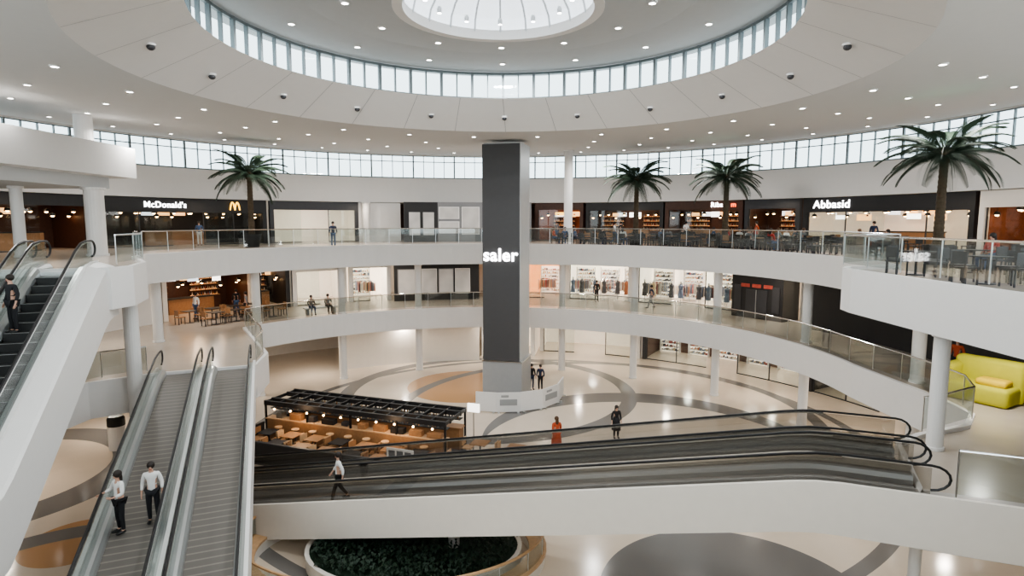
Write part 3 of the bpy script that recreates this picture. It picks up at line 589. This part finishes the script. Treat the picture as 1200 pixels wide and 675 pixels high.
def person_meshes(pose):
    if pose in _pc: return _pc[pose]
    j=joints(pose); V=[];R=[];E=[]
    def v(p,r): V.append(p); R.append(r); return len(V)-1
    for n,r in(('pelvis',.125),('waist',.11),('chest',.125),('nb',.07),('neck',.05),('head',.078),('crown',.07)): v(j[n],r)
    for i in range(6): E.append((i,i+1))
    nn=v(j['nose'],.014); E.append((5,nn))
    for S in'LR':
        a=v(j['sh'+S],.055); b_=v(j['el'+S],.04); c=v(j['wr'+S],.026); h=v(j['ha'+S],.03); E.extend([(2,a),(a,b_),(b_,c),(c,h)])
        hp=Vector(j['ha'+S]); dr=(hp-Vector(j['wr'+S])).normalized(); sd=dr.cross(Vector((1,0,0))).normalized()
        for k,l in zip((-1.5,-.5,.5,1.5),(.062,.075,.07,.055)):
            p=hp+dr*.03+sd*k*.018; q=p+dr*l*.5; w=q+dr*l*.4+Vector((-.012 if S=='R' else .012,0,0))
            a1=v(tuple(p),.009); a2=v(tuple(q),.0085); a3=v(tuple(w),.007); E.extend([(h,a1),(a1,a2),(a2,a3)])
        p=hp-dr*.02+sd*.045; q=p+dr*.035+sd*.01; a1=v(tuple(p),.01); a2=v(tuple(q),.009); E.extend([(h,a1),(a1,a2)])
        a=v(j['hip'+S],.085); b_=v(j['kn'+S],.056); c=v(j['an'+S],.036); d=v(j['to'+S],.03); E.extend([(0,a),(a,b_),(b_,c),(c,d)])
    bodym=skin_mesh(V,E,R)
    V2=[j['waist'],j['chest'],j['nb'],j['pelvis']]; R2=[.125,.142,.078,.137]; E2=[(0,1),(1,2),(0,3)]
    for S in'LR':
        o=len(V2); V2+= [j['sh'+S],j['el'+S]]; R2+=[.07,.054]; E2+=[(1,o),(o,o+1)]
        V2.append(tuple(Vector(j['el'+S]).lerp(Vector(j['wr'+S]),.75))); R2.append(.042); E2.append((o+1,o+2))
    shirt=skin_mesh(V2,E2,R2)
    V3=[j['pelvis']]; R3=[.134]; E3=[]
    for S in'LR':
        o=len(V3); V3+=[j['hip'+S],j['kn'+S],j['an'+S]]; R3+=[.1,.072,.052]; E3+=[(0,o),(o,o+1),(o+1,o+2)]
    trs=skin_mesh(V3,E3,R3)
    sh=MB()
    for S in'LR':
        a=Vector(j['an'+S]); t=Vector(j['to'+S]); c=(a+t)/2; sh.ball((c.x,c.y,max(.047,c.z-.01)),(.05,.14,.045),BLACK)
    _pc[pose]=(bodym,shirt,trs,sh.mesh('shoes',smooth=True),j); return _pc[pose]
def hair_mesh(j,long):
    b=MB(); h=Vector(j['head']); b.ball((h.x,h.y-.03,h.z+.045),(.1,.11,.105),HAIRD,12,8)
    if long: b.ball((h.x,h.y-.09,h.z-.08),(.085,.05,.16),HAIRD,10,7)
    return b.mesh('hair',smooth=True)
def person(x,y,z,face,pose,top,bottom,label,h=1.68,long=False,hair=HAIRD,bag=False,coat=False):
    bm_,s_,t_,sh,j=person_meshes(pose)
    b=bm_.copy(); b.materials.clear(); b.materials.append(SKIN); e=D.objects.new('person',b); COL.objects.link(e); e.location=(x,y,z); e.rotation_euler=(0,0,rad(face)); k=h/1.74; e.scale=(k,k,k); tag(e,label,'person')
    for nm,me,mt in(('shirt',s_,top),('trousers',t_,bottom)):
        c=me.copy(); c.materials.clear(); c.materials.append(mt); inst(nm,c,(0,0,0),parent=e)
    inst('shoes',sh,(0,0,0),parent=e)
    hm=hair_mesh(j,long); hm.materials[0]=hair; inst('hair',hm,(0,0,0),parent=e)
    hd=Vector(j['head']); eb=MB()
    for s in(-1,1): eb.ball((hd.x+s*.032,hd.y+.078,hd.z+.02),(.012,.008,.008),BLACK,6,4)
    eb.ball((hd.x,hd.y+.082,hd.z-.045),(.024,.008,.006),CL['red'],6,4)
    inst('face_features',eb.mesh('face_features'),(0,0,0),parent=e)
    if coat:
        cb=MB(); cb.lathe((0,0,0),[(.24,.45),(.22,.7),(.18,.95),(.15,1.1)],top,14); inst('long_skirt',cb.mesh('long_skirt',smooth=True),(0,0,0),parent=e)
    return e
# ------------------------------------------------------------------ furniture
def chair_parts(m1,m2):
    s=MB(); s.box((0,0,.45),(.44,.44,.05),m1); k=MB(); k.box((0,.2,.72),(.42,.04,.32),m1); k.box((-.17,.2,.53),(.03,.03,.16),m2); k.box((.17,.2,.53),(.03,.03,.16),m2)
    l=MB(); l.box((0,0,.2125),(.035,.035,.425),m2); return s.mesh('seat'),k.mesh('backrest'),l.mesh('leg')
def chair_one(m1,m2):
    b=MB(); b.box((0,0,.45),(.44,.44,.05),m1); b.box((0,.2,.72),(.42,.04,.32),m1)
    for a in(-.19,.19):
        b.box((a,.2,.53),(.03,.03,.16),m2)
        for c in(-.19,.19): b.box((a,c,.2125),(.035,.035,.425),m2)
    return b.mesh('dining_chair')
CP=chair_parts(CHAR,CHAR); CPW=chair_parts(WOODL,CHAR); CO={0:chair_one(CHAR,CHAR),1:chair_one(WOODL,CHAR),2:chair_one(CL['beige'],CHAR),3:chair_one(WOOD,CHAR)}
def chair(x,y,z,rz,parts=False,k=0,grp='terrace chairs'):
    lb=['dark metal dining chair at a terrace table','light wooden chair at a cafe table','beige dining chair at a terrace table','brown wooden chair at a restaurant table'][k]
    if not parts: return inst('dining_chair',CO[k],(x,y,z),rz,label=lb,category='chair',group=grp)
    P=CP if k==0 else CPW; e=emp('dining_chair',(x,y,z),lb,'chair',grp,rz); inst('seat',P[0],(0,0,0),parent=e); inst('backrest',P[1],(0,0,0),parent=e)
    for a in(-.19,.19):
        for c in(-.19,.19): inst('leg',P[2],(a,c,0),parent=e)
tbm={}
for k,(m1,m2) in enumerate(((DARK,CHAR),(WOODL,CHAR),(WOOD,CHAR))):
    t_=MB(); t_.box((0,0,.735),(.75,.75,.03),m1); bb=MB(); bb.cyl((0,0,0),.22,.03,m2); bb.cyl((0,0,.03),.035,.69,m2); tbm[k]=(t_.mesh('tabletop'),bb.mesh('pedestal'))
def table(x,y,z,rz,k=0,grp='terrace tables'):
    e=emp('dining_table',(x,y,z),['square dark pedestal table on the terrace','square light wood pedestal table','square brown wood pedestal table'][k],'table',grp,rz); inst('tabletop',tbm[k][0],(0,0,0),parent=e); inst('pedestal',tbm[k][1],(0,0,0),parent=e)
cl_=list(CL.values()); cn_=list(CL.keys())
def seated(x,y,z,d,pz,where):
    i=random.randrange(8); k=random.choice((1,3,5))
    person(x,y,pz,math.degrees(d)+180,'sit',cl_[i],cl_[k],'person in %s top and %s trousers seated at a %s table'%(cn_[i],cn_[k],where),1.68,random.random()<.5,random.choice((HAIRD,HAIRB)))
for ri,(r,off) in enumerate(((17.6,0),(19.8,2.5),(22,1),(24.3,3))):
    for t in range(17,80,5):
        tt=t+off; x,y=pol(r,tt)
        if min(math.hypot(x-a,y-c) for a,c in((8.7,42.2),(13.2,37.2),(16.5,23.2),(4.2,45)))<1.4: continue
        rz=-rad(tt); table(x,y,L2,rz,random.choice((0,0,2)))
        for a in((0,180,90) if ri<2 else (90,270)):
            d=rz+rad(a); cx,cy=x-math.sin(d)*.68,y+math.cos(d)*.68; chair(cx,cy,L2,d,k=random.choice((0,0,0,3)))
            if random.random()<.30 and ri<3: seated(cx,cy,L2,d,L2,'terrace')
for x,y in((12.6,18.6),(12.6,15.8),(15,19.4),(15.2,16.6),(17.8,20),(18,17.2),(12.7,13.2),(15.4,13.8)):
    table(x,y,L2,.2)
    for a in(0,90,180,270): d=.2+rad(a); chair(x-math.sin(d)*.7,y+math.cos(d)*.7,L2,d,True)
for x,y,a in((17.8,20,90),(15,19.4,270),(18,17.2,0)):
    d=.2+rad(a); seated(x-math.sin(d)*.7,y+math.cos(d)*.7,L2,d,L2,'balcony')
for r_ in(20.8,19.0):
    for t in(-61,-57,-53,-49.5):
        x,y=pol(r_,t+(r_<20)*1.5); table(x,y,L1,-rad(t),0,'bar tables on the middle gallery')
        for a in(90,270): d=-rad(t)+rad(a); chair(x-math.sin(d)*.62,y+math.cos(d)*.62,L1,d,k=3,grp='bar chairs on the middle gallery')
# ------------------------------------------------------------------ cafe kiosk
kc=(-11.4,30.6); ang=math.atan2(-.33,.944)
e=emp('cafe_kiosk',(*kc,0),'black framed island cafe with timber counters and overhead shelf frame','kiosk',rz=ang)
LX,LY=9.8,4.8; FH=1.8
b=MB(); b.box((LX/2,-LY/2,.02),(LX+.2,LY+.2,.04),DARK); loc('deck',b,e)
for s in(0,1):
    for i in range(5): b=MB(); b.box((.05+i*(LX-.1)/4,-s*LY*.45-.05,FH/2),(.08,.08,FH-.08),BLACK); loc('frame_post',b,e)
b=MB()
for yy in(0,-.55,-1.65,-LY*.45): b.box((LX/2,yy-.05,FH+.05),(LX,.12,.22),DARK)
for i in range(14): b.box((.05+i*(LX-.1)/13,-LY*.225-.05,FH+.06),(.08,LY*.45,.14),BLACK)
loc('overhead_frame',b,e)
b=MB()
for yy in(-.35,-LY*.37): b.box((LX/2,yy,FH-.3),(LX-.2,.35,.03),BLACK)
loc('hanging_shelf',b,e)
b=MB()
for i in range(60): 
    for yy in(-.35,-LY*.37): b.lathe((.2+i*.158,yy+random.uniform(-.08,.08),FH-.285),[(.035,0),(.035,.15),(.012,.2),(.012,.25)],random.choice((GOODS[4],GOODS[1],WOOD,GREYW,GOODS[5],WOODL)),6)
loc('bottle',b,e,kind='stuff')
b=MB(); b.box((LX/2,-.25,.55),(LX-.3,.5,1.02),WOOD); b.box((LX/2,-LY*.42,.55),(LX-.3,.5,1.02),WOOD); b.box((.3,-1.1,.55),(.5,1.6,1.02),DARK); loc('counter_body',b,e)
b=MB(); b.box((LX/2,-.25,1.08),(LX-.1,.62,.05),WOOD); b.box((LX/2,-LY*.42,1.08),(LX-.1,.5,.05),WOODL); loc('countertop',b,e)
b=MB(); b.box((LX/2,-LY+.02,.5),(LX,.1,.92),DARK); b.box((.05,-LY*.75,.5),(.1,LY*.5,.92),DARK); b.box((LX/2,-LY+.02,.98),(LX,.14,.05),CHAR); loc('perimeter_screen',b,e)
for i in range(10): b=MB(); b.box((.8+i*.93,-LY*.42,1.24),(random.uniform(.3,.7),.32,random.uniform(.16,.36)),random.choice((STEEL,DARK,WOOD,CHAR,DARK))); loc('counter_appliance',b,e)
for i in range(10): b=MB(); b.ball((.6+i*.95,-LY*.47,FH-.22),(.05,.05,.05),WARML,8,6); loc('bulb',b,e)  # glowing bulbs added to warm up the kiosk
def kw(x,y): c,s=math.cos(ang),math.sin(ang); return kc[0]+x*c-y*s,kc[1]+x*s+y*c
for q in(2.5,7.3): lamp(*kw(q,-LY*.45-.5),FH+.3,25,.25,(1,.68,.4))  # area lights without fixtures, added for warm light in the kiosk
for i in range(7):
    for yy in(-3.1,-4.15):
        x,y=kw(.95+i*1.32,yy); table(x,y,.04,ang,2 if (i+int(yy))%3 else 0,'cafe tables in the kiosk')
        for a in(90,270): d=ang+rad(a); chair(x-math.sin(d)*.5,y+math.cos(d)*.5,.04,d+random.uniform(-.3,.3),False,3 if random.random()<.6 else 1,'wooden chairs in the kiosk')
for i in range(3):
    for j in range(2):
        x,y=kw(10.9+j*1.7,-1.0-i*1.6); table(x,y,0,ang,2,'cafe tables beside the kiosk')
        for a in(90,270): d=ang+rad(a); chair(x-math.sin(d)*.6,y+math.cos(d)*.6,0,d,True,1,'wooden chairs beside the kiosk')
stm=MB(); stm.cyl((0,0,.74),.18,.05,WOODL); stm.cyl((0,0,0),.18,.02,CHAR); stm.cyl((0,0,.02),.025,.72,CHAR); STM=stm.mesh('bar_stool')
for i in range(9): x,y=kw(1.0+i*.98,-2.48); inst('bar_stool',STM,(x,y,.04),label='round timber topped bar stool',category='stool',group='bar stools at the kiosk counter')
for i in range(9): x,y=kw(1.0+i*.98,.4); inst('bar_stool',STM,(x,y,.0),label='round timber topped bar stool',category='stool',group='bar stools at the kiosk counter')
x,y=kw(9.2,-5.15); e=emp('menu_stand',(x,y,0),'small white menu stand in front of the kiosk','sign',rz=ang); b=MB(); b.box((0,0,1.45),(1.2,.05,.6),WHITE); b.box((0,0,.6),(.06,.06,1.15),CHAR); b.box((0,0,.02),(.5,.3,.04),CHAR); loc('panel',b,e)
b=MB(); 
for i in range(3): b.box((-.36+i*.36,-.03,1.45),(.28,.01,.42),GOODS[1]); 
loc('menu_picture',b,e)
x,y=kw(9.95,.5); e=emp('sign_post',(x,y,0),'slim post with small lit white sign box beside the kiosk','sign',rz=ang); b=MB(); b.cyl((0,0,0),.16,.03,CHAR); b.cyl((0,0,.03),.02,1.6,CHAR); loc('pole',b,e); b=MB(); b.box((0,0,1.8),(.6,.1,.4),M('sign_box_glow',(1,.95,.88),.5,es=2.2)); loc('sign_box',b,e)
# ------------------------------------------------------------------ curved planter
pcx,pcy=-3.1,18.0
e=emp('curved_planter',(pcx,pcy,0),'oval timber edged planter with low glass rail and wide flat hedge','planter')
def oring(a0,b0,a1,b1,z0,z1,mat,b,t0=0,t1=360,ox=0):
    n=48; vs=[]; full=(t1-t0)>=360
    m=n if full else n+1
    for i in range(m):
        t=rad(t0+(t1-t0)*i/n)
        for a,bb,z in((a0,b0,z0),(a1,b1,z0),(a1,b1,z1),(a0,b0,z1)): vs.append((pcx+ox+a*math.cos(t),pcy+bb*math.sin(t),z))
    b.add(vs,[(j*4+i,j*4+(i+1)%4,((j+1)%m)*4+(i+1)%4,((j+1)%m)*4+i) for j in range(n) for i in range(4)],mat)
def oval(a,bb,z,n=48,t0=0,t1=360,ox=0): return [(pcx+ox+a*math.cos(rad(t0+(t1-t0)*i/n)),pcy+bb*math.sin(rad(t0+(t1-t0)*i/n)),z) for i in range(n+1)]
b=MB(); oring(3.30,2.2,3.4,2.3,0,.42,CREAM,b); b.obj('planter_wall',e)
b=MB(); oring(3.28,2.18,3.42,2.32,.42,.46,CREAM,b); b.obj('planter_rim',e)
T0,T1,OX=130,400,-.65
b=MB(); oring(4.75,3.1,4.77,3.12,.45,1.0,BGL,b,T0,T1,OX); b.obj('glass_screen',e)
b=MB(); oring(4.3,2.75,4.85,3.2,.36,.44,WOODL,b,T0,T1,OX); b.obj('bench_seat',e)
b=MB(); oring(4.35,2.8,4.8,3.15,0,.36,CREAM,b,T0,T1,OX); b.obj('bench_base',e)
b=MB(); b.tube(oval(4.76,3.11,1.04,60,T0,T1,OX),.045,WOODL,6); b.obj('handrail',e)
for p in oval(4.76,3.11,.44,16,T0,T1,OX): b=MB(); b.cyl(p,.015,.58,STEEL,8); b.obj('rail_post',e)
sh=MB()
for i in range(3000):
    a=random.uniform(0,6.283); rr=math.sqrt(random.random()); x=pcx+3.2*rr*math.cos(a); y=pcy+2.1*rr*math.sin(a); z=random.uniform(.38,.72)
    az=random.uniform(0,6.28); l=random.uniform(.1,.22); dx,dy=math.cos(az)*l,math.sin(az)*l
    sh.add([(x,y,z),(x+dx*.5-dy*.3,y+dy*.5+dx*.3,z+.08),(x+dx,y+dy,z+.02),(x+dx*.5+dy*.3,y+dy*.5-dx*.3,z+.08)],[(0,1,2,3)],SHRUB)
sh.obj('shrubs',e,kind='stuff')
b=MB(); oring(.01,.01,3.3,2.2,.3,.38,SHRUB,b); b.obj('soil',e)
# other ground props
e=emp('waste_bin',(-18.6,27.2,0),'round white bin with black top on the lower floor','bin'); b=MB(); b.lathe((0,0,0),[(.34,0),(.36,.1),(.36,1.15)],WHITE,20); loc('bin_body',b,e); b=MB(); b.lathe((0,0,1.15),[(.37,0),(.37,.35),(.3,.45)],BLACK,20); loc('lid',b,e)
def rbox(b,c,sz,mat,r=.12):
    bm=bmesh.new(); bmesh.ops.create_cube(bm,size=1); 
    for v in bm.verts: v.co=Vector((v.co.x*sz[0],v.co.y*sz[1],v.co.z*sz[2]))
    bmesh.ops.bevel(bm,geom=bm.edges[:],offset=r,segments=4,affect='EDGES',profile=.5)
    bm.verts.index_update()
    b.add([(v.co.x+c[0],v.co.y+c[1],v.co.z+c[2]) for v in bm.verts],[tuple(v.index for v in f.verts) for f in bm.faces],mat); bm.free()
e=emp('lounge_sofa',(16.2,20.1,L1),'bulky smooth lime yellow high backed lounge sofa','sofa',rz=rad(-60))
b=MB(); rbox(b,(0,0,.32),(1.9,1.1,.64),SOFA,.15); loc('seat',b,e,True)
b=MB(); rbox(b,(0,.6,.72),(2.1,.5,1.44),SOFA,.18); loc('backrest',b,e,True)
b=MB(); rbox(b,(-.95,.05,.6),(.4,1.3,1.2),SOFA,.16); loc('armrest',b,e,True)
b=MB(); rbox(b,(.35,-.05,.74),(.9,.6,.24),SOFAY,.1); loc('cushion',b,e,True)
e=emp('bench',(-12.9,39.9,L1),'white bench on the middle gallery','bench',rz=rad(36)); b=MB(); b.box((0,0,.42),(2.2,.5,.08),WHITE); loc('seat',b,e)
for s in(-.9,.9): b=MB(); b.box((s,0,.19),(.12,.45,.38),GREYB); loc('leg',b,e)
# people placed
def lz(O,d,x,y,z0): s=(x-O[0])*d[0]+(y-O[1])*d[1]; return z0-.2126*max(0,s)
OLs=(OL[0]+dL[0]*1.2,OL[1]+dL[1]*1.2)
for x,y,f,lb,lg in((-10.05,14.6,150,'person in white shirt and black trousers holding the walkway handrail',True),(-9.47,15.05,200,'person in white top and black trousers standing on the walkway',False)):
    person(x,y,lz(OLs,dL,x,y,L1)+.02,f,'rail' if lg else 'stand',CL['white'],CL['black'],lb,1.66,lg)
person(2.05,26.6,0,20,'walk',CL['rust'],CL['rust'],'person in long rust coloured clothes walking across the lower floor',1.78,True,HAIRB,coat=True)
person(5.15,28.6,0,190,'stand',CL['black'],CL['black'],'person in long dark clothes standing on the lower floor',1.68,True,coat=True)
x,y=-5.6,18.55; person(x,y,lz(OC,dC,x,y,L1)+.02,110,'walk',CL['white'],CL['black'],'person in white and black riding the crossing walkway',1.66,True)
person(-14.35,17.0,7.46,160,'stand',CL['black'],CL['black'],'person in dark clothes riding the escalator',1.7)
person(-13.4,39.5,L1,216,'sit',CL['black'],CL['denim'],'person in dark top seated on the gallery bench',1.7)
person(-12.5,40.2,L1,216,'sit',CL['grey'],CL['black'],'person in grey top seated on the gallery bench',1.7)
person(1.25,37.2,0,200,'stand',CL['black'],CL['navy'],'person in black standing behind the pillar barriers',1.7)
person(1.8,37.0,0,160,'stand',CL['navy'],CL['black'],'person in navy standing behind the pillar barriers',1.7)
for x,y,f,p,a,c,lb in((*pol(21.9,-58),160,'stand','white','denim','person in white top standing near the bar'),(*pol(19.9,-52),100,'walk','grey','black','person in grey top walking near the bar'),(*pol(21.9,-51),30,'stand','black','denim','person in black top standing near the bar'),(*pol(20,35),90,'walk','navy','grey','person in navy top walking past the clothes shop'),(*pol(21.5,22),200,'stand','black','black','person in black clothes outside the clothes shop')):
    person(x,y,L1,f,p,CL[a],CL[c],lb)
person(17.3,22.8,L1,120,'stand',CL['rust'],CL['black'],'person in orange top standing on the middle gallery')
person(*pol(17.2,-37),L2,200,'stand',CL['navy'],CL['denim'],'person in navy top standing at the upper balustrade')
person(*pol(18.7,28),L2,250,'walk',CL['white'],CL['denim'],'person in white top walking among the terrace tables')
for q,(r_,t_) in enumerate(((25.6,36),(25.8,24),(25.7,48),(25.7,66),(25.5,12),(25.8,-52))):
    person(*pol(r_,t_),L2,40*q,'stand' if q%2 else 'walk',cl_[q],cl_[(q*3+1)%8],'person in %s top standing near the restaurants'%cn_[q],1.7)
# ------------------------------------------------------------------ world and camera
w=D.worlds.new('w'); bpy.context.scene.world=w; w.use_nodes=True; bg=w.node_tree.nodes['Background']; bg.inputs[0].default_value=(.82,.92,.96,1); bg.inputs[1].default_value=3.3
try: bpy.context.scene.view_settings.look='AgX - Medium High Contrast'
except Exception: pass
cam=D.cameras.new('camera'); cam.lens=21; cam.sensor_width=36; cam.clip_end=300; co=D.objects.new('camera',cam); co.location=(0,0,10.64); co.rotation_euler=(rad(83.7),0,0); COL.objects.link(co); bpy.context.scene.camera=co
